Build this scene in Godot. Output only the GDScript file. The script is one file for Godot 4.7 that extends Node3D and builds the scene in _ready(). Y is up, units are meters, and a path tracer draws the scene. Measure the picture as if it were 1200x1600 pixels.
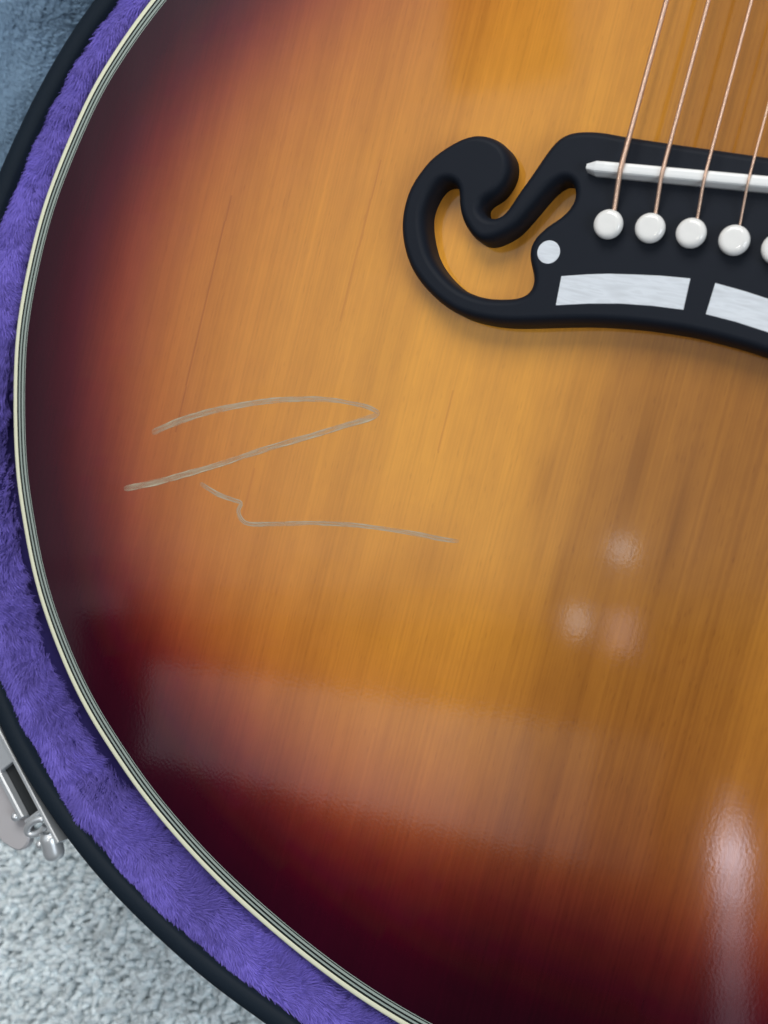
extends Node3D
# A sunburst acoustic guitar lying in its plush-lined case, seen close from above.
# All shapes are given in millimetres in the guitar's own axes: x across the body (bass side negative),
# y up from the soundboard, z along the strings towards the tail.

const MM := 0.001
const AXIS_TURN := -0.26529           # the guitar lies turned in its case
const BRIDGE_AT := Vector3(0.09448, 0.0, -0.06776)
const BODY_DEPTH := 115.0
const FLOOR_DEPTH := 132.0

var M := {}
var rng := RandomNumberGenerator.new()
var body_line: PackedVector2Array      # the guitar's outline
var rim_line: PackedVector2Array       # outer edge of the plush, inner edge of the rim

# ---------------------------------------------------------------- helpers

func V(x: float, z: float) -> Vector2:
	return Vector2(x, z)

func lin(r: float, g: float, b: float) -> Color:      # real-world base colour -> albedo_color
	return Color(r, g, b).linear_to_srgb()

func mat(called: String, color: Color, rough: float, metal := 0.0, spec := 0.5) -> StandardMaterial3D:
	var m := StandardMaterial3D.new()
	m.resource_name = called
	m.albedo_color = color
	m.roughness = rough
	m.metallic = metal
	m.metallic_specular = spec
	return m

func spline(pts: Array, step: float, closed: bool) -> PackedVector2Array:
	var n := pts.size()
	var fine := PackedVector2Array()
	var last := n if closed else n - 1
	for i in last:
		var a: Vector2 = pts[posmod(i - 1, n)] if closed else pts[maxi(i - 1, 0)]
		var b: Vector2 = pts[i]
		var c: Vector2 = pts[(i + 1) % n]
		var d: Vector2 = pts[(i + 2) % n] if closed else pts[mini(i + 2, n - 1)]
		for k in 16:
			fine.append(b.cubic_interpolate(c, a, d, k / 16.0))
	if not closed:
		fine.append(pts[n - 1])
	return evenly(fine, step, closed)

func evenly(fine: PackedVector2Array, step: float, closed: bool) -> PackedVector2Array:
	var total := 0.0
	var n := fine.size()
	var m := n if closed else n - 1
	for i in m:
		total += fine[i].distance_to(fine[(i + 1) % n])
	var count := maxi(int(round(total / step)), 3)
	var each := total / count
	var out := PackedVector2Array()
	var want := 0.0
	var run := 0.0
	for i in m:
		var a := fine[i]
		var b := fine[(i + 1) % n]
		var l := a.distance_to(b)
		while want <= run + l + 1e-6 and out.size() < count:
			out.append(a.lerp(b, clampf((want - run) / maxf(l, 1e-9), 0, 1)))
			want += each
		run += l
	if not closed:
		out.append(fine[n - 1])
	return out

func relax(p: PackedVector2Array, times: int) -> PackedVector2Array:
	for t in times:
		var q := p.duplicate()
		var n := p.size()
		for i in n:
			q[i] = p[i] * 0.5 + (p[(i + 1) % n] + p[posmod(i - 1, n)]) * 0.25
		p = q
	return p

func inward(p: PackedVector2Array) -> PackedVector2Array:     # unit normals that point into a closed line
	var area := 0.0
	var n := p.size()
	for i in n:
		area += p[i].cross(p[(i + 1) % n])
	var out := PackedVector2Array()
	for i in n:
		var t := (p[(i + 1) % n] - p[posmod(i - 1, n)]).normalized()
		out.append(Vector2(-t.y, t.x) * signf(area))
	return out

func inset(p: PackedVector2Array, by: float) -> PackedVector2Array:
	var nn := inward(p)
	var q := p.duplicate()
	for i in p.size():
		q[i] = p[i] + nn[i] * by
	return q

func ring(p: PackedVector2Array, y: float) -> PackedVector3Array:
	var out := PackedVector3Array()
	for v in p:
		out.append(Vector3(v.x, y, v.y) * MM)
	return out

func start() -> SurfaceTool:
	var st := SurfaceTool.new()
	st.begin(Mesh.PRIMITIVE_TRIANGLES)
	st.set_smooth_group(0)
	return st

func tri(st: SurfaceTool, a: Vector3, b: Vector3, c: Vector3) -> void:
	st.add_vertex(a)
	st.add_vertex(b)
	st.add_vertex(c)

func quad(st: SurfaceTool, a: Vector3, b: Vector3, c: Vector3, d: Vector3) -> void:
	tri(st, a, b, c)
	tri(st, a, c, d)

func loft(st: SurfaceTool, rings: Array, closed := true) -> void:
	for k in rings.size() - 1:
		var p: PackedVector3Array = rings[k]
		var q: PackedVector3Array = rings[k + 1]
		var n := p.size()
		for i in (n if closed else n - 1):
			var j := (i + 1) % n
			quad(st, p[i], p[j], q[j], q[i])

func cap(st: SurfaceTool, p: PackedVector2Array, y: float, up := true) -> void:
	var t := Geometry2D.triangulate_polygon(p)
	for k in range(0, t.size(), 3):
		var a := p[t[k]]
		var b := p[t[k + 1]]
		var c := p[t[k + 2]]
		if ((b - a).cross(c - a) < 0) == up:
			var s := b
			b = c
			c = s
		tri(st, Vector3(a.x, y, a.y) * MM, Vector3(b.x, y, b.y) * MM, Vector3(c.x, y, c.y) * MM)

func slab(st: SurfaceTool, p: PackedVector2Array, y0: float, y1: float, bevel := 0.0) -> void:   # an outline with thickness and a chamfered top edge
	st.set_smooth_group(-1)
	var q := inset(p, bevel) if bevel > 0 else p
	if bevel > 0:
		loft(st, [ring(p, y0), ring(p, y1 - bevel), ring(q, y1)])
	else:
		loft(st, [ring(p, y0), ring(p, y1)])
	cap(st, q, y1)
	cap(st, p, y0, false)

func tube(st: SurfaceTool, path: PackedVector3Array, radii: PackedFloat32Array, sides := 10, ends := true) -> void:    # millimetres
	var rings := []
	var side := Vector3.ZERO
	for i in path.size():
		var t := (path[mini(i + 1, path.size() - 1)] - path[maxi(i - 1, 0)]).normalized()
		if side == Vector3.ZERO:
			side = t.cross(Vector3.UP if absf(t.y) < 0.9 else Vector3.RIGHT).normalized()
		side = (side - t * side.dot(t)).normalized()
		var other := t.cross(side)
		var r := PackedVector3Array()
		for k in sides:
			var a := TAU * k / sides
			r.append((path[i] + (side * cos(a) + other * sin(a)) * radii[i]) * MM)
		rings.append(r)
	loft(st, rings)
	if ends:
		for e in [0, path.size() - 1]:
			for k in sides:
				tri(st, path[e] * MM, rings[e][k], rings[e][(k + 1) % sides])

func lathe(st: SurfaceTool, at: Vector3, profile: Array, sides := 28, axis := Vector3.UP) -> void:      # profile: (radius, height)
	var side := axis.cross(Vector3.RIGHT if absf(axis.x) < 0.8 else Vector3.FORWARD).normalized()
	var other := axis.cross(side)
	var rings := []
	for p in profile:
		var r := PackedVector3Array()
		for k in sides:
			var a := TAU * k / sides
			r.append((at + axis * p.y + (side * cos(a) + other * sin(a)) * p.x) * MM)
		rings.append(r)
	loft(st, rings)

func finish(called: String, st: SurfaceTool, m: Material, parent: Node3D, lift := 0.0, normals := true) -> MeshInstance3D:
	if normals:
		st.generate_normals()
	st.index()
	var o := MeshInstance3D.new()
	o.name = called
	o.mesh = st.commit()
	o.mesh.surface_set_material(0, m)
	o.position.y = lift * MM
	parent.add_child(o, true)
	return o

func scatter(called: String, mesh: Mesh, buffer: PackedFloat32Array, parent: Node3D) -> void:
	var mm := MultiMesh.new()
	mm.transform_format = MultiMesh.TRANSFORM_3D
	mm.use_colors = true
	mm.mesh = mesh
	mm.instance_count = buffer.size() / 16
	for i in mm.instance_count:
		var k := i * 16
		mm.set_instance_transform(i, Transform3D(Vector3(buffer[k], buffer[k + 4], buffer[k + 8]), Vector3(buffer[k + 1], buffer[k + 5], buffer[k + 9]), Vector3(buffer[k + 2], buffer[k + 6], buffer[k + 10]), Vector3(buffer[k + 3], buffer[k + 7], buffer[k + 11])))
		mm.set_instance_color(i, Color(buffer[k + 12], buffer[k + 13], buffer[k + 14], 1))
	var o := MultiMeshInstance3D.new()
	o.name = called
	o.multimesh = mm
	o.set_meta("kind", "stuff")
	parent.add_child(o, true)

func put(buf: PackedFloat32Array, x: Vector3, y: Vector3, z: Vector3, at: Vector3, c: Color) -> void:
	buf.append_array(PackedFloat32Array([x.x, y.x, z.x, at.x, x.y, y.y, z.y, at.y, x.z, y.z, z.z, at.z, c.r, c.g, c.b, 1.0]))

func nearest(p: Vector2, line: PackedVector2Array) -> float:
	var best := 1e18
	for q in line:
		best = minf(best, p.distance_squared_to(q))
	return sqrt(best)

func nearest_cut(p: Vector2, line: PackedVector2Array) -> float:       # distance to the line's segments
	var at := 0
	var best := 1e18
	var n := line.size()
	for i in n:
		var d := p.distance_squared_to(line[i])
		if d < best:
			best = d
			at = i
	var r := 1e9
	for k in [-1, 0]:
		var a := line[posmod(at + k, n)]
		var b := line[(at + k + 1 + n) % n]
		r = minf(r, p.distance_to(Geometry2D.get_closest_point_to_segment(p, a, b)))
	return r

func both_halves(half: Array) -> Array:         # half goes from the tail's middle round the bass side to the neck's middle
	var out := half.duplicate()
	for i in range(half.size() - 1, -1, -1):
		if absf(half[i].x) > 0.5:
			out.append(Vector2(-half[i].x, half[i].y))
	return out

func noise(kind: int, freq: float, seed_: int, octaves := 1) -> FastNoiseLite:
	var f := FastNoiseLite.new()
	f.noise_type = kind
	f.frequency = freq
	f.seed = seed_
	f.fractal_type = FastNoiseLite.FRACTAL_FBM if octaves > 1 else FastNoiseLite.FRACTAL_NONE
	f.fractal_octaves = octaves
	return f

func noise_texture(freq: float, seed_: int, size: int, octaves: int, bump := -1.0, ramp: Gradient = null) -> NoiseTexture2D:
	var t := NoiseTexture2D.new()
	t.width = size
	t.height = size
	t.seamless = true
	t.noise = noise(FastNoiseLite.TYPE_SIMPLEX_SMOOTH, freq, seed_, octaves)
	if bump > 0:
		t.as_normal_map = true
		t.bump_strength = bump
	if ramp:
		t.color_ramp = ramp
	return t

# ---------------------------------------------------------------- light and camera

func panel(called: String, x0: float, x1: float, z0: float, z1: float, y: float, radiance: float, color: Color, yaw := 0.0) -> void:   # a bright rectangle of the ceiling, metres
	var l := AreaLight3D.new()
	l.name = called
	l.area_normalize_energy = false
	l.area_size = Vector2(x1 - x0, z1 - z0)
	l.light_energy = radiance / PI
	l.light_color = color
	l.area_range = 12.0
	l.area_attenuation = 2.0
	l.shadow_enabled = true
	l.position = Vector3((x0 + x1) / 2, y, (z0 + z1) / 2)
	l.rotation = Vector3(-PI / 2, yaw, 0)
	add_child(l, true)

func aimed_light(called: String, at: Vector3, target: Vector3, size: Vector2, radiance: float, color: Color) -> void:
	var l := AreaLight3D.new()
	l.name = called
	l.area_normalize_energy = false
	l.area_size = size
	l.light_energy = radiance / PI
	l.light_color = color
	l.area_range = 12.0
	l.area_attenuation = 2.0
	l.shadow_enabled = true
	add_child(l, true)
	l.look_at_from_position(at, target)

func set_up() -> void:
	var cam := Camera3D.new()
	cam.name = "camera"
	cam.transform = Transform3D(Basis(Vector3(0.920505, -0.390731, 0.0), Vector3(0.012553, 0.029574, -0.999484), Vector3(0.390529, 0.920030, 0.032128)), Vector3(0.143215, 0.337392, 0.011782))
	var lens := CameraAttributesPhysical.new()
	lens.frustum_focal_length = 43.75
	lens.frustum_focus_distance = 0.375
	lens.exposure_aperture = 15.0
	lens.frustum_near = 0.02
	lens.frustum_far = 20.0
	cam.attributes = lens
	cam.fov = 43.6028
	cam.near = 0.02
	cam.far = 20.0
	add_child(cam)
	var env := Environment.new()
	env.background_mode = Environment.BG_COLOR
	env.background_color = lin(0.05, 0.053, 0.062)
	env.tonemap_mode = Environment.TONE_MAPPER_LINEAR
	env.tonemap_exposure = 1.0
	env.sdfgi_enabled = true
	env.ssao_enabled = true
	env.ssil_enabled = true
	var we := WorldEnvironment.new()
	we.name = "room_air"
	we.environment = env
	add_child(we)
	var day := Color(0.93, 0.97, 1.0)
	var h := 1.6
	# the window that lights the guitar, above the top of the picture, and an added, unseen fill behind the camera
	aimed_light("main_window_light", Vector3(0.18, 1.3, -1.35), Vector3(-0.02, 0, 0.03), Vector2(1.2, 0.9), 7.2, Color(1.0, 0.985, 0.96))
	aimed_light("side_fill_light", Vector3(1.25, 1.0, 0.35), Vector3(-0.05, 0, 0.05), Vector2(0.7, 0.7), 7.0, day)
	# the bright ceiling that the lacquer mirrors, and its long light panel
	for k in 20:       # brightest over the middle of the room
		var x0 := -1.90 + 0.1025 * k
		var x1 := x0 + 0.1025
		var u := (k + 0.5) / 20.0
		var r := 0.11 + 0.89 * smoothstep(0.14, 0.56, u) - 0.60 * smoothstep(0.60, 0.98, u)
		panel("ceiling_light", x0, x1, -0.73, 0.02, h, r, day)
		panel("ceiling_light", x0, x1, 0.02, 0.07, h, r * 0.75, day)
		panel("ceiling_light", x0, x1, 0.07, 0.12, h, r * 0.32 if x0 > -1.25 else r, day)
		if x1 < -0.54 or x0 > -0.42:        # left open, so the lacquer mirrors a dark patch
			panel("ceiling_light", x0, x1, -1.6, -0.73, h, r, day)
		if x0 < -1.3:
			panel("ceiling_light", x0, x1, 0.12, 0.29, h, r, day)
	for k in 9:        # the long light strip runs aslant and fades out
		var x := -1.135 + 0.1 * k
		var z0 := 0.210 + (x + 1.109) * 0.0986
		var z1 := 0.376 + (x + 1.155) * 0.145
		panel("ceiling_strip_light", x, x + 0.1, z0, z1, h, [0.75, 0.85, 1.00, 1.15, 1.35, 1.35, 1.10, 0.65, 0.25][k], day, -0.115)
	# downlights behind the camera that glint on the pins
	panel("ceiling_downlight", 0.17, 0.29, -0.13, -0.01, h, 45.0, Color(1.0, 0.98, 0.94))
	panel("ceiling_downlight", 0.12, 0.21, 0.02, 0.11, h, 50.0, Color(1.0, 0.98, 0.94))
	# small lamps that show as spots and a streak in the lacquer
	panel("ceiling_spot_light", -0.297, -0.263, -0.010, 0.024, h - 0.02, 5.0, day)
	panel("ceiling_spot_light", -0.367, -0.333, 0.094, 0.136, h - 0.02, 4.8, day)
	panel("ceiling_spot_light", -0.305, -0.260, 0.10, 0.16, h - 0.02, 2.6, Color(1.0, 0.9, 0.95))
	var cut := [0.355, 0.395, 0.43, 0.475, 0.52, 0.58, 0.65, 0.74]
	for k in 7:
		var half: float = [0.013, 0.018, 0.021, 0.021, 0.020, 0.021, 0.022][k]
		panel("hanging_lamp_light", -0.127 - half, -0.127 + half, cut[k], cut[k + 1], h, [1.8, 6.0, 12.5, 7.5, 3.4, 1.8, 1.1][k], Color(0.92, 0.92, 1.0))

# ---------------------------------------------------------------- materials

func wood_grain() -> ImageTexture:      # multiplies the sunburst; 440 x 560 mm of the soundboard
	var w := 2048
	var hgt := 2048
	var lines := noise(FastNoiseLite.TYPE_SIMPLEX_SMOOTH, 0.21, 5, 2).get_image(w, 12)
	var wide := noise(FastNoiseLite.TYPE_SIMPLEX_SMOOTH, 0.011, 9, 3).get_image(w, 40)
	var flecks := noise(FastNoiseLite.TYPE_SIMPLEX_SMOOTH, 0.30, 21, 1).get_image(w, 330)
	var silk := noise(FastNoiseLite.TYPE_SIMPLEX_SMOOTH, 0.05, 33, 3).get_image(w, 700)
	for im in [lines, wide, flecks, silk]:
		im.convert(Image.FORMAT_L8)
		im.resize(w, hgt, Image.INTERPOLATE_CUBIC)
	var a: PackedByteArray = lines.get_data()
	var b: PackedByteArray = wide.get_data()
	var c: PackedByteArray = flecks.get_data()
	var d: PackedByteArray = silk.get_data()
	# how brown each column is: the brown centre stripe, widened rightwards with painted shade, and single dark year rings
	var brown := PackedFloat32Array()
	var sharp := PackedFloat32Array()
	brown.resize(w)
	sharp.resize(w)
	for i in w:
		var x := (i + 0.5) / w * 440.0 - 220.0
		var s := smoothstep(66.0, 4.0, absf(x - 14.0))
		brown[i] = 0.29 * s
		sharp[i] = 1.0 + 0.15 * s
	var out := PackedByteArray()
	out.resize(w * hgt * 3)
	var k := 0
	for j in hgt:
		var z := (j + 0.5) / hgt * 560.0 - 320.0
		for i in w:
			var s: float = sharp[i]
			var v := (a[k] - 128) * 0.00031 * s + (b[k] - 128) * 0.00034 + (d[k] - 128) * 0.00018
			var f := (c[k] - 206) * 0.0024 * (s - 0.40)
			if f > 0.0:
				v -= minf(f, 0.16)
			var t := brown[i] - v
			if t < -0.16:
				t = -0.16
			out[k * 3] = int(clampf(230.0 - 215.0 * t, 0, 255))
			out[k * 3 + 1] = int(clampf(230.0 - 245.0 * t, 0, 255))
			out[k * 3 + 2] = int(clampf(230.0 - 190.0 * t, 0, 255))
			k += 1
	# three single dark year rings that run on for a hand's breadth
	for g in [[-147.6, 10.0, 84.0, 0.88], [-101.5, -8.0, 40.0, 0.94], [-62.0, 52.0, 70.0, 0.93], [-118.0, 88.0, 104.0, 0.94]]:
		var i0 := int((g[0] + 220.0) / 440.0 * w)
		for j in range(int((g[1] + 320.0) / 560.0 * hgt), int((g[2] + 320.0) / 560.0 * hgt)):
			var e := i0 + int(round(sin(j * 0.013) * 1.5))
			for i in [e, e + 1, e + 2]:
				var q: int = (j * w + i) * 3
				var m: float = g[3] if i == e + 1 else (g[3] + 1.0) / 2
				out[q] = int(out[q] * m)
				out[q + 1] = int(out[q + 1] * m * 0.97)
				out[q + 2] = int(out[q + 2] * m)
	# small darker patches in the stain
	for g in [[-58.0, 100.0, 10.0, 13.0, 0.09], [-68.0, 118.0, 11.0, 16.0, 0.07], [-30.0, 70.0, 3.0, 12.0, 0.10], [-19.0, 96.0, 2.5, 16.0, 0.10], [-6.0, 60.0, 3.0, 18.0, 0.12], [8.0, 74.0, 2.5, 20.0, 0.12]]:
		for j in range(int((g[1] - 2 * g[3] + 320.0) / 560.0 * hgt), int((g[1] + 2 * g[3] + 320.0) / 560.0 * hgt)):
			for i in range(int((g[0] - 2 * g[2] + 220.0) / 440.0 * w), int((g[0] + 2 * g[2] + 220.0) / 440.0 * w)):
				var dx: float = ((i + 0.5) / w * 440.0 - 220.0 - g[0]) / g[2]
				var dz: float = ((j + 0.5) / hgt * 560.0 - 320.0 - g[1]) / g[3]
				var m: float = 1.0 - g[4] * exp(-1.6 * (dx * dx + dz * dz)) * (0.6 + 0.8 * d[j * w + i] / 255.0)
				var q: int = (j * w + i) * 3
				out[q] = int(out[q] * (1.0 - 0.85 * (1.0 - m)))
				out[q + 1] = int(out[q + 1] * m)
				out[q + 2] = int(out[q + 2] * m)
	var im := Image.create_from_data(w, hgt, false, Image.FORMAT_RGB8, out)
	return ImageTexture.create_from_image(im)

func pearl_texture() -> ImageTexture:
	var im := noise(FastNoiseLite.TYPE_SIMPLEX_SMOOTH, 0.035, 71, 4).get_image(192, 512)
	im.convert(Image.FORMAT_L8)
	im.resize(512, 512, Image.INTERPOLATE_CUBIC)
	var d := im.get_data()
	var out := PackedByteArray()
	out.resize(512 * 512 * 3)
	for k in 512 * 512:
		var v := d[k] / 255.0
		var t := 0.90 + 0.16 * (v - 0.5) - (0.07 * smoothstep(0.62, 0.82, v))
		out[k * 3] = int(clampf(t * 236, 0, 255))
		out[k * 3 + 1] = int(clampf(t * 243, 0, 255))
		out[k * 3 + 2] = int(clampf(t * 252, 0, 255))
	return ImageTexture.create_from_image(Image.create_from_data(512, 512, false, Image.FORMAT_RGB8, out))

func make_materials() -> void:
	var top := mat("sunburst lacquer", Color.WHITE, 0.07)
	top.vertex_color_use_as_albedo = true
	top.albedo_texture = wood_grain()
	top.normal_enabled = true
	top.normal_texture = noise_texture(0.19, 3, 2048, 2, 5.0)
	top.normal_scale = 0.0028
	top.uv1_scale = Vector3(1, 1, 1)
	M.top = top
	M.cream = mat("cream celluloid", lin(0.80, 0.81, 0.62), 0.22)
	M.black_ply = mat("black celluloid", lin(0.012, 0.016, 0.014), 0.25)
	M.grey_ply = mat("grey white celluloid", lin(0.33, 0.39, 0.36), 0.25)
	M.side = mat("dark lacquered maple", lin(0.02, 0.006, 0.008), 0.15)
	M.ebony = mat("satin black wood", lin(0.0095, 0.0128, 0.0205), 0.58, 0.0, 0.26)
	var em := noise_texture(0.02, 8, 256, 3, 1.2)
	M.ebony.normal_enabled = true
	M.ebony.normal_texture = em
	M.ebony.normal_scale = 0.12
	M.ebony.uv1_triplanar = true
	M.ebony.uv1_scale = Vector3(60, 60, 60)
	M.pearl = mat("white pearl inlay", Color.WHITE, 0.3)
	M.pearl.albedo_texture = pearl_texture()
	M.pearl.uv1_triplanar = true
	M.pearl.uv1_scale = Vector3(9, 26, 26)
	M.bone = mat("white bone", lin(0.80, 0.82, 0.83), 0.32)
	M.pin = mat("white plastic", lin(0.80, 0.80, 0.79), 0.035)
	M.bronze = mat("phosphor bronze", lin(0.80, 0.55, 0.42), 0.36, 0.85)
	M.ink = mat("silver paint marker", lin(0.52, 0.46, 0.33), 0.32)
	M.ink.transparency = BaseMaterial3D.TRANSPARENCY_ALPHA
	M.ink.vertex_color_use_as_albedo = true
	M.vinyl = mat("black vinyl", lin(0.010, 0.017, 0.027), 0.6, 0.0, 0.24)
	M.vinyl.normal_enabled = true
	M.vinyl.normal_texture = noise_texture(0.08, 14, 256, 2, 2.0)
	M.vinyl.normal_scale = 0.15
	M.vinyl.uv1_triplanar = true
	M.vinyl.uv1_scale = Vector3(30, 30, 30)
	M.chrome = mat("plated steel", lin(0.66, 0.69, 0.72), 0.32, 0.55)
	M.lever = mat("brushed steel", lin(0.62, 0.60, 0.62), 0.5, 0.4)
	M.gap = mat("dark opening shade", lin(0.006, 0.008, 0.010), 0.6)  # near black, stands for the shade in the latch slot and sound opening
	M.plush = mat("purple plush backing darkened for gap shade", lin(0.040, 0.032, 0.16), 1.0, 0.0, 0.2)  # same cloth as the pile; the shade of the gap is in this colour
	M.pile = mat("purple plush pile", Color.WHITE, 0.75, 0.0, 0.25)
	M.pile.vertex_color_use_as_albedo = true
	M.yarn = mat("carpet yarn", Color.WHITE, 0.95, 0.0, 0.15)
	M.yarn.vertex_color_use_as_albedo = true
	M.carpet = mat("carpet backing", lin(0.50, 0.55, 0.57), 1.0, 0.0, 0.1)
	M.blanket = mat("blue grey fleece", lin(0.20, 0.31, 0.45), 1.0, 0.0, 0.1)

# ---------------------------------------------------------------- setting

func make_carpet() -> void:
	var st := start()
	var y := -FLOOR_DEPTH * MM
	st.set_normal(Vector3.UP)
	var n := 24
	for i in n:
		for j in n:
			var a := Vector3(-2.2 + 4.4 * i / n, y, -2.2 + 4.4 * j / n)
			var s := 4.4 / n
			quad(st, a, a + Vector3(s, 0, 0), a + Vector3(s, 0, s), a + Vector3(0, 0, s))
	var o := finish("carpet_floor", st, M.carpet, self)
	o.set_meta("kind", "structure")
	o.set_meta("label", "pale grey blue cut pile carpet under the guitar case")
	# twisted tufts of yarn where the picture shows the carpet
	rng.seed = 77
	var kinds := []
	for v in 4:
		var t := start()
		t.set_color(Color.WHITE)
		var path := PackedVector3Array()
		var rad := PackedFloat32Array()
		var bend := Vector3(rng.randf_range(-1, 1), 0, rng.randf_range(-1, 1)) * 2.6
		for k in 6:
			var u := k / 5.0
			path.append(Vector3(sin(u * 5.0 + v) * 0.5, u * 8.5, cos(u * 5.0 + v) * 0.5) + bend * u * u)
			rad.append([0.8, 1.0, 1.2, 1.25, 1.05, 0.45][k])
		tube(t, path, rad, 7, true)
		t.generate_normals()
		t.index()
		var m := t.commit()
		m.surface_set_material(0, M.yarn)
		kinds.append(m)
	var bufs := [PackedFloat32Array(), PackedFloat32Array(), PackedFloat32Array(), PackedFloat32Array()]
	var tone := noise(FastNoiseLite.TYPE_SIMPLEX_SMOOTH, 0.05, 2, 2)
	var step := 1.8
	for i in 240:
		for j in 212:
			var p := Vector2(-370 + i * step + rng.randf_range(-1.1, 1.1), 60 + j * step * 1.0 + rng.randf_range(-1.1, 1.1))
			if nearest_rough(p) < 0.0:
				continue
			var g := to_world(p)
			var turn := Basis(Vector3.UP, rng.randf() * TAU)
			var tilt := Basis(Vector3(cos(p.x * 0.05), 0, sin(p.y * 0.06)).normalized(), rng.randf_range(-0.5, 0.7))
			var b := (tilt * turn).scaled(Vector3.ONE * rng.randf_range(0.9, 1.5))
			var c := rng.randf_range(0.78, 1.14) + 0.14 * tone.get_noise_2d(p.x, p.y)
			put(bufs[rng.randi() % 4], b.x, b.y, b.z, Vector3(g.x, y - 0.001, g.y), Color(0.76 * c, 0.83 * c, 0.86 * c))
	# coarser tufts over the carpet round about
	for i in 400:
		for j in 360:
			var p := Vector2(-880 + i * 3.4 + rng.randf_range(-1.6, 1.6), -520 + j * 3.4 + rng.randf_range(-1.6, 1.6))
			if (p.x > -372 and p.x < 62 and p.y > 58 and p.y < 442) or (p.x > -600 and p.x < -300 and p.y > -310 and p.y < 75) or nearest_rough(p) < 0.0:
				continue
			var g := to_world(p)
			var turn := Basis(Vector3.UP, rng.randf() * TAU)
			var tilt := Basis(Vector3(cos(p.x * 0.05), 0, sin(p.y * 0.06)).normalized(), rng.randf_range(-0.5, 0.7))
			var b := (tilt * turn).scaled(Vector3(1.8, 1.1, 1.8) * rng.randf_range(0.9, 1.4))
			var c := rng.randf_range(0.78, 1.14) + 0.14 * tone.get_noise_2d(p.x, p.y)
			put(bufs[rng.randi() % 4], b.x, b.y, b.z, Vector3(g.x, y - 0.001, g.y), Color(0.76 * c, 0.83 * c, 0.86 * c))
	for v in 4:
		scatter("carpet_pile", kinds[v], bufs[v], o)

func nearest_rough(p: Vector2) -> float:        # negative under the case
	return -1.0 if Geometry2D.is_point_in_polygon(p, rim_line) else 1.0

func to_world(p: Vector2) -> Vector2:            # guitar axes in mm -> world metres
	var v := Basis(Vector3.UP, AXIS_TURN) * Vector3(p.x, 0, p.y) * MM + BRIDGE_AT
	return Vector2(v.x, v.z)

func clump(seed_: int, strands: int, length: float, width: float, spread: float) -> ArrayMesh:      # a lock of pile that leans towards +z
	rng.seed = seed_
	var st := start()
	st.set_color(Color.WHITE)
	for s in strands:
		var root := Vector3(rng.randf_range(-spread, spread), 0, rng.randf_range(-spread, spread))
		var l := length * rng.randf_range(0.7, 1.15)
		var swing := rng.randf_range(-0.35, 0.35)
		var rise := rng.randf_range(0.35, 0.75)
		var curl := rng.randf_range(-0.5, 0.5)
		var shade := rng.randf_range(0.78, 1.18)
		var face := rng.randf_range(-0.6, 0.6)
		var pts := []
		for k in 4:
			var u := k / 3.0
			pts.append(root * (1.0 - 0.55 * u) + Vector3(swing * u + curl * u * u * 0.5, rise * u - 0.38 * u * u, u * 0.95) * l)
		for k in 3:
			var w0: float = width * [1.0, 0.95, 0.7][k]
			var w1: float = width * [0.95, 0.7, 0.12][k]
			var side := Vector3(cos(face), sin(face), 0)
			st.set_color(Color(shade, shade, shade) * [0.8, 0.95, 1.05][k])
			quad(st, (pts[k] - side * w0) * MM, (pts[k] + side * w0) * MM, (pts[k + 1] + side * w1) * MM, (pts[k + 1] - side * w1) * MM)
	st.generate_normals()
	st.index()
	var m := st.commit()
	m.surface_set_material(0, M.pile)
	return m

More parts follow.
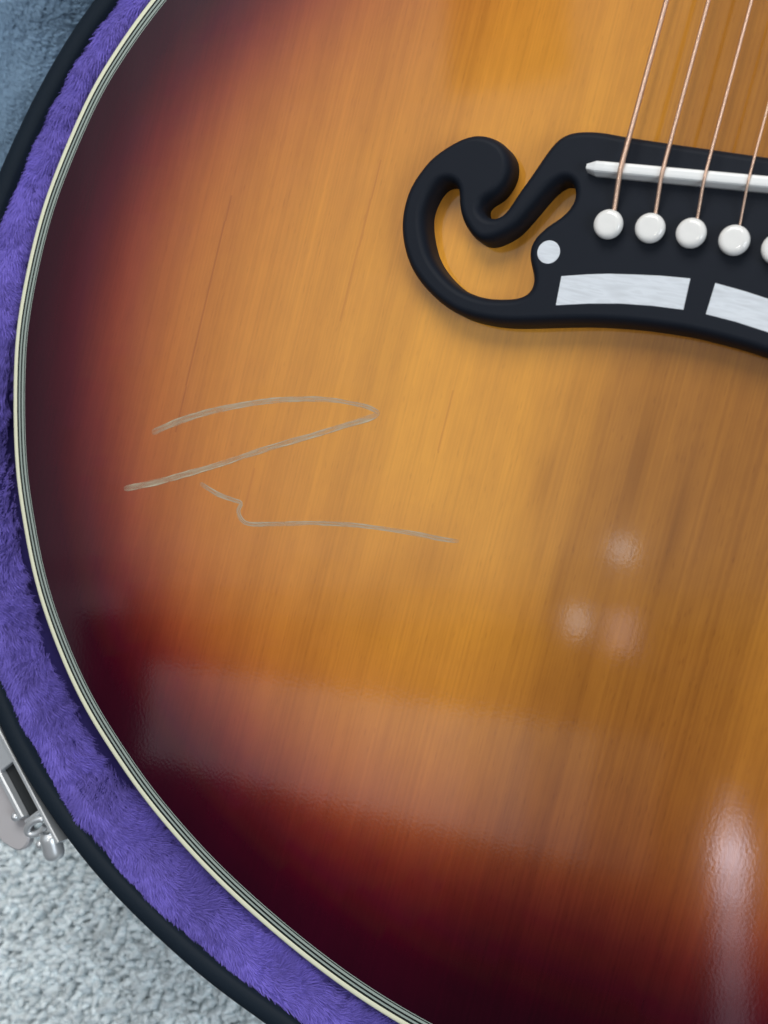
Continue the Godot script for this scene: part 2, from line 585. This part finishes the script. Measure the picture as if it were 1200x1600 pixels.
func make_blanket() -> void:
	var f := noise(FastNoiseLite.TYPE_SIMPLEX_SMOOTH, 0.008, 12, 3)
	var top := func(p: Vector2) -> float:
		var ex := minf(p.x + 620.0, -262.0 - p.x - 0.32 * maxf(0, -40.0 - p.y) * -1.0)
		var ez := minf(p.y + 330.0, 95.0 - p.y)
		var e := clampf(minf(ex, ez) / 40.0, 0.0, 1.0)
		return -FLOOR_DEPTH + 2.0 + 62.0 * sqrt(1.0 - (1.0 - e) * (1.0 - e)) + 9.0 * f.get_noise_2d(p.x, p.y) * e
	var root := Node3D.new()
	root.name = "fleece_blanket"
	root.position = Vector3(BRIDGE_AT.x, -FLOOR_DEPTH * MM, BRIDGE_AT.z)
	root.rotation.y = AXIS_TURN
	root.set_meta("label", "soft blue grey fleece blanket on the carpet beside the case")
	root.set_meta("category", "blanket")
	add_child(root)
	var st := start()
	var lift := Vector3(0, FLOOR_DEPTH, 0)
	for i in 90:
		for j in 106:
			var q := []
			for d in [V(0, 0), V(4, 0), V(4, 4), V(0, 4)]:
				var p: Vector2 = V(-620 + i * 4, -330 + j * 4) + d
				q.append((Vector3(p.x, top.call(p), p.y) + lift) * MM)
			quad(st, q[0], q[1], q[2], q[3])
	var cloth := finish("fleece_cloth", st, M.blanket, root)
	var kinds := [clump(301, 16, 3.4, 0.17, 2.0), clump(302, 16, 3.4, 0.17, 2.0)]
	var bufs := [PackedFloat32Array(), PackedFloat32Array()]
	rng.seed = 99
	var flow := noise(FastNoiseLite.TYPE_SIMPLEX_SMOOTH, 0.012, 41, 2)
	var tone := noise(FastNoiseLite.TYPE_SIMPLEX_SMOOTH, 0.03, 43, 3)
	for k in 120000:
		var p := V(rng.randf_range(-440, -262), rng.randf_range(-170, 60)) if k < 48000 else V(rng.randf_range(-619, -250), rng.randf_range(-329, 94))
		if k >= 48000 and p.x > -440 and p.x < -262 and p.y > -170 and p.y < 60:
			continue
		var a := 1.2 + 2.0 * flow.get_noise_2d(p.x, p.y) + rng.randf_range(-0.5, 0.5)
		var b := Basis(Vector3.UP, a).scaled(Vector3.ONE * rng.randf_range(0.8, 1.3))
		var c := rng.randf_range(0.97, 1.03) + 0.14 * tone.get_noise_2d(p.x, p.y)
		put(bufs[k % 2], b.x, b.y, b.z, (Vector3(p.x, top.call(p) - 0.3, p.y) + lift) * MM, Color(0.25 * c, 0.385 * c, 0.55 * c))
	for v in 2:
		scatter("fleece_pile", kinds[v], bufs[v], cloth)

# ---------------------------------------------------------------- the case

func make_case() -> void:
	var root := Node3D.new()
	root.name = "guitar_case"
	root.position = Vector3(BRIDGE_AT.x, -FLOOR_DEPTH * MM, BRIDGE_AT.z)
	root.rotation.y = AXIS_TURN
	root.set_meta("label", "open black hard guitar case lined with purple plush")
	root.set_meta("category", "guitar case")
	add_child(root)
	var up := FLOOR_DEPTH
	# shell and rim
	var st := start()
	var rings := []
	for s in [[1.2, -20.0], [0.6, -4.0], [0.2, -1.2], [-0.6, -0.2], [-2.2, 0.3], [-4.2, 0.2], [-5.6, -0.4], [-6.3, -1.6], [-6.5, -4.0], [-6.8, -60.0], [-6.8, -FLOOR_DEPTH + 4], [-4.0, -FLOOR_DEPTH + 0.3]]:
		rings.append(ring(inset(rim_line, s[0]), s[1]))
	loft(st, rings)
	cap(st, inset(rim_line, -4.0), -FLOOR_DEPTH + 0.3, false)
	finish("case_shell", st, M.vinyl, root, up)
	make_lining(root, up)
	make_latch(root, up)

func gap_at(p: Vector2) -> float:        # how far the plush stands off the guitar's side
	if p.x > 0:
		return 3.0
	var g := 1.0
	g += 9.0 * smoothstep(60.0, 115.0, p.y) * (1.0 - smoothstep(198.0, 228.0, p.y))
	return g

func dip_at(p: Vector2, t: float) -> float:      # the plush sags towards the gap on the lower bass side
	return (gap_at(p) - 1.0) * 1.15 * smoothstep(0.38, 0.85, t) if p.x < 0 else 0.0

func make_lining(root: Node3D, up: float) -> void:
	var nn := inward(rim_line)
	var n := rim_line.size()
	var rings := []
	var wide := PackedFloat32Array()
	var lump := noise(FastNoiseLite.TYPE_SIMPLEX_SMOOTH, 0.028, 51, 3)
	for i in n:
		wide.append(clampf(nearest_cut(rim_line[i], body_line) - gap_at(rim_line[i]), 8.0, 40.0))
	for t in 3:
		for i in n:
			wide[i] = (wide[posmod(i - 1, n)] + 2.0 * wide[i] + wide[(i + 1) % n]) / 4.0
	var shape := [[0.0, -9.0], [0.0, -4.2], [0.10, -3.2], [0.25, -2.6], [0.42, -2.4], [0.60, -2.6], [0.72, -3.4], [0.83, -6.0], [0.92, -10.5], [0.98, -16.0], [1.02, -22.0], [1.05, -34.0], [1.05, -FLOOR_DEPTH + 12.0]]
	for s in shape:
		var r := PackedVector3Array()
		for i in n:
			var p: Vector2 = rim_line[i] + nn[i] * wide[i] * s[0]
			var y: float = s[1]
			if s[0] > 0.05 and s[0] < 0.9:
				y += 2.3 * lump.get_noise_2d(p.x, p.y)
			y -= dip_at(p, s[0])
			r.append(Vector3(p.x, y, p.y) * MM)
		rings.append(r)
	var st := start()
	loft(st, rings)
	var floor_line := inset(rim_line, 18.0)
	cap(st, floor_line, -FLOOR_DEPTH + 12.0)
	var lining := finish("plush_lining", st, M.plush, root, up)
	lining.set_meta("label", "purple plush lining with matted pile")
	# locks of pile
	rng.seed = 5
	var kinds := []
	for v in 4:
		kinds.append(clump(200 + v, 24, 3.9, 0.10, 1.3))
	rng.seed = 6
	var bufs := [PackedFloat32Array(), PackedFloat32Array(), PackedFloat32Array(), PackedFloat32Array()]
	var flow := noise(FastNoiseLite.TYPE_SIMPLEX_SMOOTH, 0.035, 61, 2)
	var tone := noise(FastNoiseLite.TYPE_SIMPLEX_SMOOTH, 0.06, 63, 3)
	var heights := [[-0.02, -4.6], [0.0, -4.2], [0.10, -3.2], [0.25, -2.6], [0.42, -2.4], [0.60, -2.6], [0.72, -3.4], [0.83, -6.0], [0.92, -10.5], [0.98, -16.0], [1.02, -22.0], [1.05, -30.0]]
	for i in n:
		var here := rim_line[i]
		var seen := here.x < -20.0 and here.y > -75.0
		var tangent := (rim_line[(i + 1) % n] - rim_line[posmod(i - 1, n)]).normalized()
		if tangent.x * 0.7 + tangent.y < 0 and here.x < 0:
			tangent = -tangent
		var count := int(wide[i] * (6.0 if seen else 0.5)) + 4
		for k in count:
			var t := rng.randf_range(0.03, 1.0) if k > count / 6 else rng.randf_range(-0.02, 0.08)
			if here.x < 0 and t > lerpf(1.05, 0.74, smoothstep(1.0, 8.0, gap_at(here))) + rng.randf_range(-0.04, 0.04):
				continue
			if k % 6 == 5 and gap_at(here) <= 3.0:
				t = rng.randf_range(0.80, 0.97)
			var y := -3.0
			for q in heights.size() - 1:
				if t >= heights[q][0] and t <= heights[q + 1][0]:
					y = lerpf(heights[q][1], heights[q + 1][1], (t - heights[q][0]) / (heights[q + 1][0] - heights[q][0]))
			var p := here + nn[i] * wide[i] * t + tangent * rng.randf_range(-1.2, 1.2)
			if t > 0.05 and t < 0.9:
				y += 2.3 * lump.get_noise_2d(p.x, p.y)
			y -= dip_at(p, t)
			var out := lerpf(-0.8, lerpf(0.75, 0.25, smoothstep(1.0, 7.0, gap_at(here))), smoothstep(0.0, 1.0, t))        # outwards by the rim, into the gap by the guitar
			var dir2 := (tangent * 0.75 + nn[i] * out).rotated(1.3 * flow.get_noise_2d(p.x, p.y) + rng.randf_range(-0.3, 0.3)).normalized()
			var normal := Vector3(0, 1, 0)
			if t > 0.86:
				normal = Vector3(nn[i].x, 0.5, nn[i].y).normalized()
			var z := Vector3(dir2.x, 0, dir2.y)
			z = (z - normal * z.dot(normal)).normalized()
			var x := normal.cross(z)
			var sc := rng.randf_range(0.75, 1.2)
			if t > 0.76:
				sc *= 0.6
			if t < 0.10:
				sc *= 0.5
			var c := rng.randf_range(0.94, 1.06) + 0.22 * tone.get_noise_2d(p.x, p.y) + 0.15 * lump.get_noise_2d(p.x * 0.7 + 300.0, p.y * 0.7)
			put(bufs[rng.randi() % 4], x * sc, normal * sc, z * sc, Vector3(p.x, y - 0.5, p.y) * MM, Color(0.195 * c, 0.152 * c, 0.61 * c))
	for v in 4:
		scatter("plush_pile", kinds[v], bufs[v], lining)

func poly(pts: Array) -> PackedVector2Array:
	return PackedVector2Array(pts)

func make_latch(root: Node3D, up: float) -> void:
	var holder := Node3D.new()
	holder.name = "draw_latch"
	holder.position.y = up * MM
	holder.set_meta("label", "plated steel draw latch standing open on the case wall")
	root.add_child(holder)
	var t := V(0.766, 0.643)
	var o := V(-0.643, 0.766)
	var b := V(-172.0, 209.4)            # on the shell's outer face
	var at := func(along: float, out: float) -> Vector2: return b + t * along + o * out
	var bar := func(a0: float, a1: float, o0: float, o1: float) -> PackedVector2Array: return poly([at.call(a0, o0), at.call(a1, o0), at.call(a1, o1), at.call(a0, o1)])
	var st := start()
	slab(st, bar.call(-60.0, 19.0, -0.3, 1.2), -9.0, -3.6, 0.35)
	finish("back_plate", st, M.chrome, holder)
	st = start()
	slab(st, bar.call(-60.0, 5.0, 7.7, 9.8), -14.0, -4.0, 0.5)
	finish("latch_bar", st, M.chrome, holder)
	st = start()
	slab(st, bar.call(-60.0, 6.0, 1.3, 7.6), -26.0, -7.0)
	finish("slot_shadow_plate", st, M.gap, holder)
	for a in [[-22.0, -12.0], [6.2, 7.6]]:
		st = start()
		slab(st, bar.call(a[0], a[1], 1.3, 8.6), -13.0, -4.6, 0.4)
		finish("cross_bar", st, M.chrome, holder)
	# bent wire loop
	st = start()
	var path := PackedVector3Array()
	var rad := PackedFloat32Array()
	for k in 21:
		var a := -0.9 + 5.4 * k / 20.0
		var p: Vector2 = at.call(10.2 + 1.9 * cos(a), 6.0 + 4.0 * sin(a))
		path.append(Vector3(p.x, -5.5 - 0.9 * cos(a), p.y))
		rad.append(1.15)
	tube(st, path, rad, 12)
	finish("wire_loop", st, M.chrome, holder)
	# the rounded hook
	st = start()
	path = PackedVector3Array()
	rad = PackedFloat32Array()
	for k in 15:
		var u := k / 14.0
		var p: Vector2 = at.call(14.0 + 8.4 * u, 2.6 + 4.6 * u)
		path.append(Vector3(p.x, -5.5 - 2.5 * u, p.y))
		rad.append(3.5 * sqrt(maxf(0.01, 1.0 - pow(absf(u - 0.48) / 0.53, 5))))
	tube(st, path, rad, 18)
	finish("latch_hook", st, M.chrome, holder)
	for spot in [V(15.5, 8.6), V(3.0, 12.2)]:
		st = start()
		var tip: Vector2 = at.call(spot.x, spot.y)
		lathe(st, Vector3(tip.x, -6.5, tip.y), [V(0.01, 1.5), V(0.9, 1.3), V(1.5, 0.5), V(1.6, -6.0)], 14)
		finish("rivet", st, M.chrome, holder)
	# the rounded lever plate behind
	st = start()
	var lever := spline([at.call(-45.0, 10.0), at.call(0.0, 10.2), at.call(7.0, 11.4), at.call(11.5, 14.0), at.call(12.5, 19.0), at.call(8.0, 23.0), at.call(0.0, 24.5), at.call(-45.0, 25.0)], 1.5, true)
	slab(st, lever, -12.0, -9.0, 0.6)
	finish("lever_plate", st, M.lever, holder)

# ---------------------------------------------------------------- the guitar

func burst(p: Vector2, d: float) -> Color:        # linear colour of the sunburst at a distance from the binding
	var low := smoothstep(132.0, 200.0, p.y)
	var e := d / lerpf(1.0, 1.02 + 0.44 * smoothstep(-85.0, 5.0, p.x), low)
	var stops := [[0.0, Vector3(0.034, 0.0013, 0.0085)], [10.0, Vector3(0.048, 0.0021, 0.0095)], [20.0, Vector3(0.104, 0.0078, 0.0125)], [29.0, Vector3(0.20, 0.024, 0.016)], [38.0, Vector3(0.35, 0.068, 0.024)], [49.0, Vector3(0.50, 0.138, 0.031)], [64.0, Vector3(0.63, 0.215, 0.037)], [88.0, Vector3(0.74, 0.293, 0.043)], [130.0, Vector3(0.85, 0.375, 0.050)], [400.0, Vector3(0.85, 0.375, 0.050)]]
	for i in stops.size() - 1:
		if e <= stops[i + 1][0]:
			var u: float = (e - stops[i][0]) / (stops[i + 1][0] - stops[i][0])
			var c: Vector3 = stops[i][1].lerp(stops[i + 1][1], clampf(u, 0, 1))
			return Color(c.x, c.y, c.z)
	return Color.WHITE

func make_guitar() -> void:
	var root := Node3D.new()
	root.name = "acoustic_guitar"
	root.position = Vector3(BRIDGE_AT.x, -BODY_DEPTH * MM, BRIDGE_AT.z)
	root.rotation.y = AXIS_TURN
	root.set_meta("label", "sunburst acoustic guitar with black moustache bridge and silver signature")
	root.set_meta("category", "guitar")
	add_child(root)
	var up := BODY_DEPTH
	# soundboard: rings of the outline drawn together towards the middle joint
	var edge := inset(body_line, 5.1)
	var n := edge.size()
	var st := start()
	st.set_smooth_group(0)
	var steps := [0.0, 0.03, 0.06, 0.09, 0.12, 0.15, 0.18, 0.21, 0.24, 0.27, 0.30, 0.34, 0.38, 0.43, 0.48, 0.54, 0.60, 0.67, 0.74, 0.82, 0.91, 1.0]
	var rows := []
	var tints := []
	for s in steps:
		var r := PackedVector2Array()
		var c := PackedColorArray()
		for p in edge:
			var q: Vector2 = p.lerp(V(0, clampf(p.y, -240, 120)), s)
			r.append(q)
			c.append(burst(q, nearest_cut(q, edge) if s > 0 else 0.0))
		rows.append(r)
		tints.append(c)
	st.set_normal(Vector3.UP)
	for k in steps.size() - 1:
		for i in n:
			var j := (i + 1) % n
			var ids := [[k, i], [k, j], [k + 1, j], [k, i], [k + 1, j], [k + 1, i]]
			for id in ids:
				var p: Vector2 = rows[id[0]][id[1]]
				st.set_color(tints[id[0]][id[1]])
				st.set_normal(Vector3.UP)
				st.set_uv(V((p.x + 220.0) / 440.0, (p.y + 320.0) / 560.0))
				st.add_vertex(Vector3(p.x, 0, p.y) * MM)
	var top := M.top as StandardMaterial3D
	st.generate_tangents()
	finish("soundboard", st, top, root, up, false)
	# binding and its plies
	st = start()
	loft(st, [ring(body_line, -6.0), ring(body_line, -0.9), ring(inset(body_line, 0.2), -0.35), ring(inset(body_line, 0.6), -0.02), ring(inset(body_line, 1.2), 0.03), ring(inset(body_line, 1.9), 0.0)])
	finish("binding", st, M.cream, root, up)
	var at := 1.9
	for ply in [[0.7, "black_ply"], [0.6, "grey_ply"], [0.6, "black_ply"], [0.7, "grey_ply"], [0.38, "black_ply"], [0.22, "grey_ply"]]:
		st = start()
		loft(st, [ring(inset(body_line, at), 0.0), ring(inset(body_line, at + ply[0]), 0.0)])
		finish("purfling", st, M[ply[1]], root, up)
		at += ply[0]
	# sides and back
	st = start()
	loft(st, [ring(inset(body_line, 0.15), -6.0), ring(inset(body_line, 0.15), -BODY_DEPTH + 1.0), ring(inset(body_line, 1.2), -BODY_DEPTH)])
	cap(st, inset(body_line, 1.2), -BODY_DEPTH, false)
	finish("body_sides", st, M.side, root, up)
	# soundhole and fingerboard, beyond the picture
	st = start()
	lathe(st, Vector3(0, 0, -168), [V(0.01, 0.25), V(50, 0.25), V(50.5, 0.05)], 48)
	finish("soundhole", st, M.gap, root, up)  # dark disc on the lacquer in place of the shaded opening
	st = start()
	lathe(st, Vector3(0, 0, -168), [V(52, 0.05), V(52.2, 0.3), V(60, 0.3), V(60.2, 0.05)], 48)
	finish("rosette", st, M.cream, root, up)
	st = start()
	slab(st, poly([V(-28, -222), V(28, -222), V(22, -650), V(-22, -650)]), 2.0, 8.5, 0.6)
	finish("fingerboard", st, M.ebony, root, up)
	st = start()
	slab(st, poly([V(-26, -300), V(26, -300), V(21, -650), V(38, -690), V(36, -820), V(-36, -820), V(-38, -690), V(-21, -650)]), -18.0, 1.9, 1.0)
	finish("neck", st, M.side, root, up)
	make_bridge(root, up)
	make_strings(root, up)
	make_signature(root, up)

func bridge_outline() -> Array:
	var half := [V(0, -22.6), V(-6.1, -22.6), V(-17.4, -22.6), V(-29.1, -22.7), V(-37.1, -22.9), V(-43.5, -21.9), V(-47.1, -19.8), V(-49.3, -16.4), V(-51.0, -12.4), V(-53.0, -7.5), V(-54.7, -3.7), V(-56.6, 1.2), V(-58.4, 3.6), V(-61.1, 4.3), V(-63.3, 3.3), V(-64.2, 1.6), V(-63.4, 0.0), V(-61.3, -1.6), V(-59.6, -4.1), V(-58.5, -7.7), V(-58.7, -11.0), V(-59.9, -13.6)]
	half.append_array([V(-62.6, -16.0), V(-66.4, -17.3), V(-70.3, -17.4), V(-74.2, -16.0), V(-78.3, -13.1), V(-82.2, -9.2), V(-84.9, -4.5), V(-86.6, 0.3), V(-87.0, 5.4), V(-86.4, 10.3), V(-84.9, 14.6), V(-82.6, 18.8), V(-79.8, 22.3), V(-76.2, 25.4), V(-71.8, 28.2), V(-67.2, 30.3), V(-62.6, 31.6), V(-57.1, 32.1), V(-51.4, 31.9), V(-45.0, 30.9), V(-37.0, 29.1), V(-29.8, 27.5), V(-23.2, 26.3), V(-14.6, 25.2), V(-6.1, 24.6), V(0, 24.4)])
	return half

func mirrored(p: PackedVector2Array) -> PackedVector2Array:
	var q := PackedVector2Array()
	for i in range(p.size() - 1, -1, -1):
		q.append(V(-p[i].x, p[i].y))
	return q

func make_bridge(root: Node3D, up: float) -> void:
	var half := bridge_outline()
	half.reverse()
	var line := relax(spline(both_halves(half), 0.8, true), 3)
	var hole_pts := [V(-77.8, -2.6), V(-79.6, 0.9), V(-80.2, 5.1), V(-79.3, 9.1), V(-77.4, 13.4), V(-74.8, 17.4), V(-70.9, 20.9), V(-66.2, 23.7), V(-61.9, 25.1), V(-56.9, 25.6), V(-52.3, 25.1), V(-47.6, 23.9), V(-44.9, 21.9), V(-44.4, 19.1), V(-45.6, 16.1), V(-47.2, 13.1), V(-47.7, 10.1), V(-46.7, 6.8), V(-44.3, 3.6), V(-41.0, 0.3), V(-39.2, -3.0)]
	hole_pts.append_array([V(-39.2, -5.9), V(-40.4, -8.2), V(-42.4, -8.9), V(-44.4, -8.0), V(-46.4, -5.7), V(-48.2, -2.6), V(-50.7, 2.0), V(-53.2, 6.1), V(-56.7, 9.3), V(-60.2, 11.0), V(-63.2, 10.8), V(-66.7, 8.4), V(-69.6, 4.9), V(-71.2, 1.3), V(-71.9, -1.3), V(-73.2, -2.9), V(-75.4, -3.5)])
	var hole := relax(spline(hole_pts, 0.8, true), 3)
	var holes := [hole, mirrored(hole)]
	var profile := [[0.0, 0.0], [0.0, 5.4], [0.12, 6.4], [0.4, 7.4], [0.85, 8.2], [1.35, 8.7], [1.85, 8.94], [2.3, 9.0]]
	var st := start()
	var rings := []
	for s in profile:
		rings.append(ring(inset(line, s[0]), s[1]))
	loft(st, rings)
	for hl in holes:
		rings = []
		for s in profile:
			rings.append(ring(inset(hl, -s[0]), s[1]))
		rings.reverse()
		loft(st, rings)
	# the flat top, cut into pieces beside the two openings
	var whole := inset(line, 2.3)
	for band in [[-120.0, -62.0], [-62.0, 62.0], [62.0, 120.0]]:
		var box := poly([V(band[0], -80), V(band[1], -80), V(band[1], 80), V(band[0], 80)])
		var pieces := Geometry2D.intersect_polygons(whole, box)
		for hl in holes:
			var kept := []
			for piece in pieces:
				if not Geometry2D.is_polygon_clockwise(piece):
					kept.append_array(Geometry2D.clip_polygons(piece, inset(hl, -2.3)))
				else:
					kept.append_array(Geometry2D.clip_polygons(piece, inset(hl, -2.3)))
			pieces.assign(kept)
		st.set_smooth_group(-1)
		for piece in pieces:
			cap(st, piece, 9.0)
	var bridge := finish("bridge", st, M.ebony, root, up)
	# pearl inlays, let in flush and a hair proud
	var i1 := [V(-36.6, 16.4), V(-29.5, 14.6), V(-24.2, 13.5), V(-17.6, 12.5), V(-11.0, 11.6), V(-3.2, 10.9), V(-2.9, 19.0), V(-10.8, 19.5), V(-19.1, 20.5), V(-27.5, 22.1), V(-36.1, 24.2)]
	st = start()
	slab(st, poly(i1), 8.5, 9.12, 0.08)
	finish("inlay", st, M.pearl, bridge)
	st = start()
	slab(st, mirrored(poly(i1)), 8.5, 9.12, 0.08)
	finish("inlay", st, M.pearl, bridge)
	for s in [-1, 1]:
		st = start()
		var disc := PackedVector2Array()
		for k in 36:
			disc.append(V(41.7 * s + 3.12 * cos(TAU * k / 36.0), 10.8 + 3.12 * sin(TAU * k / 36.0)))
		slab(st, disc, 8.5, 9.12, 0.08)
		finish("inlay_dot", st, M.pearl, bridge)
	# saddle: a bone blade with a crowned top
	st = start()
	rings = []
	var a := Vector3(-36.6, 0, -12.2)
	var b := Vector3(36.6, 0, -16.4)
	var along := (b - a).normalized()
	var across := Vector3(-along.z, 0, along.x)
	for k in 31:
		var u := k / 30.0
		var p := a.lerp(b, u)
		var end := minf(u, 1.0 - u) * 73.2
		var drop := 0.8 * pow(maxf(0.0, 1.0 - end / 5.0), 2.0)
		var wdt := 1.75 * clampf(0.55 + end / 2.2, 0.0, 1.0)
		var r := PackedVector3Array()
		for c in [[-1.0, 8.0], [-1.0, 12.0], [-0.86, 12.38], [-0.5, 12.55], [0.1, 12.6], [0.45, 12.5], [0.66, 12.1], [1.0, 10.2], [1.0, 8.0]]:
			r.append((p + across * wdt * c[0] + Vector3(0, c[1] - (drop if c[1] > 9 else 0.0), 0)) * MM)
		rings.append(r)
	st.set_smooth_group(-1)
	loft(st, rings)
	for e in [0, 30]:
		for k in 7:
			tri(st, rings[e][0], rings[e][k + 1], rings[e][k + 2])
	finish("saddle", st, M.bone, bridge)
	# bridge pins
	st = start()
	lathe(st, Vector3.ZERO, [V(2.6, -1.0), V(2.6, 0.3), V(3.4, 0.7), V(3.82, 1.3), V(3.92, 1.95), V(3.78, 2.65), V(3.40, 3.15), V(2.85, 3.42), V(2.25, 3.52), V(1.2, 3.5), V(0.01, 3.47)], 40)
	st.generate_normals()
	st.index()
	var pin := st.commit()
	pin.surface_set_material(0, M.pin)
	for k in 6:
		var o := MeshInstance3D.new()
		o.name = "bridge_pin"
		o.mesh = pin
		o.position = Vector3(-27.0 + 10.8 * k, 9.0, 1.35 * pow(absf(k - 2.5) / 2.5, 2.0)) * MM
		o.rotation = Vector3(0.05 * sin(k * 2.3), k * 1.1, 0.05 * cos(k * 1.7))
		bridge.add_child(o, true)

func make_strings(root: Node3D, up: float) -> void:
	var thick := [1.36, 1.08, 0.84, 0.64, 0.44, 0.33]
	for k in 6:
		var x := -27.0 + 10.8 * k
		var r: float = thick[k] / 2
		var z_saddle := -12.2 - 4.2 * (x + 36.6) / 73.2
		var pin_z := 1.35 * pow(absf(k - 2.5) / 2.5, 2.0)
		var crest := 12.62 + r
		var path := PackedVector3Array([Vector3(x + 0.3, 7.0, pin_z - 2.9), Vector3(x + 0.2, 9.2 + r, pin_z - 3.6)])
		path.append(Vector3(x, crest - 0.45, z_saddle + 1.5))
		path.append(Vector3(x, crest, z_saddle))
		var nut_x := -18.0 + 7.2 * k
		var away := func(z: float) -> Vector3:
			var u := (z_saddle - z) / (z_saddle + 650.0)
			return Vector3(lerpf(x, nut_x, u), lerpf(crest, 9.4 + r, u), z)
		path.append(away.call(-20.0))
		path.append(away.call(-86.0))
		# the wound part, turn by turn, where it can be seen
		var line := PackedVector3Array()
		var rad := PackedFloat32Array()
		var wound: bool = k < 4
		var pitch := maxf(0.36, r * 0.62)
		for i in path.size() - 1:
			var l := path[i].distance_to(path[i + 1])
			var cnt := int(l / (pitch / 4.0)) if wound else int(l / 2.0) + 1
			for c in cnt:
				line.append(path[i].lerp(path[i + 1], float(c) / cnt))
				rad.append(r * (1.0 + (0.10 * cos(TAU * (line.size() % 4) / 4.0) if wound else 0.0)))
		for c in 30:
			line.append(away.call(lerpf(-86.0, -649.0, c / 29.0)))
			rad.append(r)
		var st := start()
		tube(st, line, rad, 10)
		finish("guitar_string", st, M.bronze, root, up)

func stroke(st: SurfaceTool, pts: Array, w0: float, w1: float, y: float, seed_: int) -> void:     # two wet edges and a thin, streaky middle
	var line := spline(pts, 0.6, false)
	var n := line.size()
	var f := noise(FastNoiseLite.TYPE_SIMPLEX_SMOOTH, 0.05, seed_, 3)
	var across := [[-1.0, 0.0, 0.0], [-0.9, 0.62, 0.0], [-0.62, 0.60, 0.0], [-0.45, 0.42, 40.0], [0.0, 0.40, 80.0], [0.45, 0.44, 120.0], [0.68, 0.50, 160.0], [0.9, 0.52, 160.0], [1.0, 0.0, 160.0]]
	var rows := []
	var tints := []
	for i in n:
		var t := (line[mini(i + 1, n - 1)] - line[maxi(i - 1, 0)]).normalized()
		var s := Vector2(-t.y, t.x)
		var u := float(i) / (n - 1)
		var w := lerpf(w0, w1, u) * (1.0 + 0.25 * f.get_noise_1d(i)) * minf(1.0, 0.55 + minf(i, n - 1 - i) * 0.3) / 2
		var fade := minf(1.0, 0.35 + minf(i, n - 1 - i) * 0.12)
		var r := PackedVector3Array()
		var c := PackedColorArray()
		for a in across:
			var p: Vector2 = line[i] + s * w * a[0]
			r.append(Vector3(p.x, y + 0.03, p.y) * MM)
			c.append(Color(1, 1, 1, clampf(a[1] * fade * (1.0 + 0.9 * f.get_noise_2d(i * 1.3, a[2])), 0.0, 0.9)))
		rows.append(r)
		tints.append(c)
	for i in n - 1:
		for k in across.size() - 1:
			for id in [[i, k], [i, k + 1], [i + 1, k + 1], [i, k], [i + 1, k + 1], [i + 1, k]]:
				st.set_color(tints[id[0]][id[1]])
				st.add_vertex(rows[id[0]][id[1]])

func make_signature(root: Node3D, up: float) -> void:
	var holder := Node3D.new()
	holder.name = "signature"
	holder.position.y = up * MM
	holder.set_meta("label", "looping signature in silver marker on the lacquer")
	root.add_child(holder)
	var st := start()
	stroke(st, [V(-155.8, 86.0), V(-148.2, 80.9), V(-138.9, 75.8), V(-128.6, 71.3), V(-118.3, 67.5), V(-108.0, 64.6), V(-98.8, 62.8), V(-91.5, 62.2), V(-86.2, 62.2), V(-82.8, 63.0), V(-82.6, 63.9)], 2.2, 1.3, 0.0, 1)
	finish("pen_stroke", st, M.ink, holder)
	st = start()
	stroke(st, [V(-82.4, 63.4), V(-85.4, 65.4), V(-91.8, 68.9), V(-101.1, 74.0), V(-110.7, 79.0), V(-120.4, 84.4), V(-130.3, 90.1), V(-140.5, 95.5), V(-150.0, 100.4), V(-161.1, 105.3)], 1.7, 1.9, 0.08, 2)
	finish("pen_stroke", st, M.ink, holder)
	st = start()
	stroke(st, [V(-134.8, 96.9), V(-128.0, 98.6), V(-122.2, 99.0), V(-119.4, 99.3), V(-119.6, 101.8), V(-117.8, 104.0), V(-114.6, 104.5), V(-106.4, 102.4), V(-94.3, 98.9), V(-82.2, 96.3), V(-72.2, 94.8), V(-62.3, 93.7), V(-54.4, 93.1), V(-49.2, 92.4)], 1.4, 1.3, 0.0, 3)
	finish("pen_stroke", st, M.ink, holder)

# ----------------------------------------------------------------

func _ready() -> void:
	set_up()
	make_materials()
	var body := [V(0, 230), V(-32.2, 228.3), V(-62.5, 222.5), V(-96.4, 211.6), V(-124.4, 198.4), V(-146.2, 184.4), V(-161.7, 172.0), V(-176.4, 156.4), V(-187.8, 141.0), V(-198.0, 122.6), V(-204.8, 107.6), V(-211.2, 87.9), V(-216.0, 67.3), V(-217.6, 48.0), V(-217.2, 27.0), V(-214.4, 8.6), V(-209.2, -12.5), V(-203.0, -28.0), V(-193.2, -46.0), V(-178, -68), V(-161, -89), V(-145, -109)]
	body.append_array([V(-133, -130), V(-128, -150), V(-131, -172), V(-141, -198), V(-152, -222), V(-158, -245), V(-156, -268), V(-142, -290), V(-112, -304), V(-70, -309), V(-24, -310), V(0, -310)])
	body_line = relax(spline(both_halves(body), 2.0, true), 4)
	var rim := [V(0, 249.5), V(-40, 245.5), V(-64.3, 240.8), V(-94.6, 234.5), V(-126.0, 224.0), V(-150, 212.3), V(-172, 197.6), V(-189, 181.8), V(-207, 160), V(-221, 132), V(-230, 101), V(-235, 72), V(-236, 46), V(-233.5, 24.6), V(-228.5, 3.8), V(-222.7, -14.0), V(-216, -29.8), V(-208, -44.2), V(-196, -64), V(-180, -86), V(-163, -109), V(-150, -132), V(-145, -153)]
	rim.append_array([V(-148, -178), V(-158, -205), V(-168, -228), V(-174, -250), V(-171, -278), V(-155, -304), V(-120, -322), V(-72, -332), V(-52, -360), V(-48, -450), V(-46, -620), V(-62, -680), V(-64, -840), V(-40, -860), V(0, -862)])
	rim_line = relax(spline(both_halves(rim), 2.0, true), 4)
	make_carpet()
	make_blanket()
	make_case()
	make_guitar()
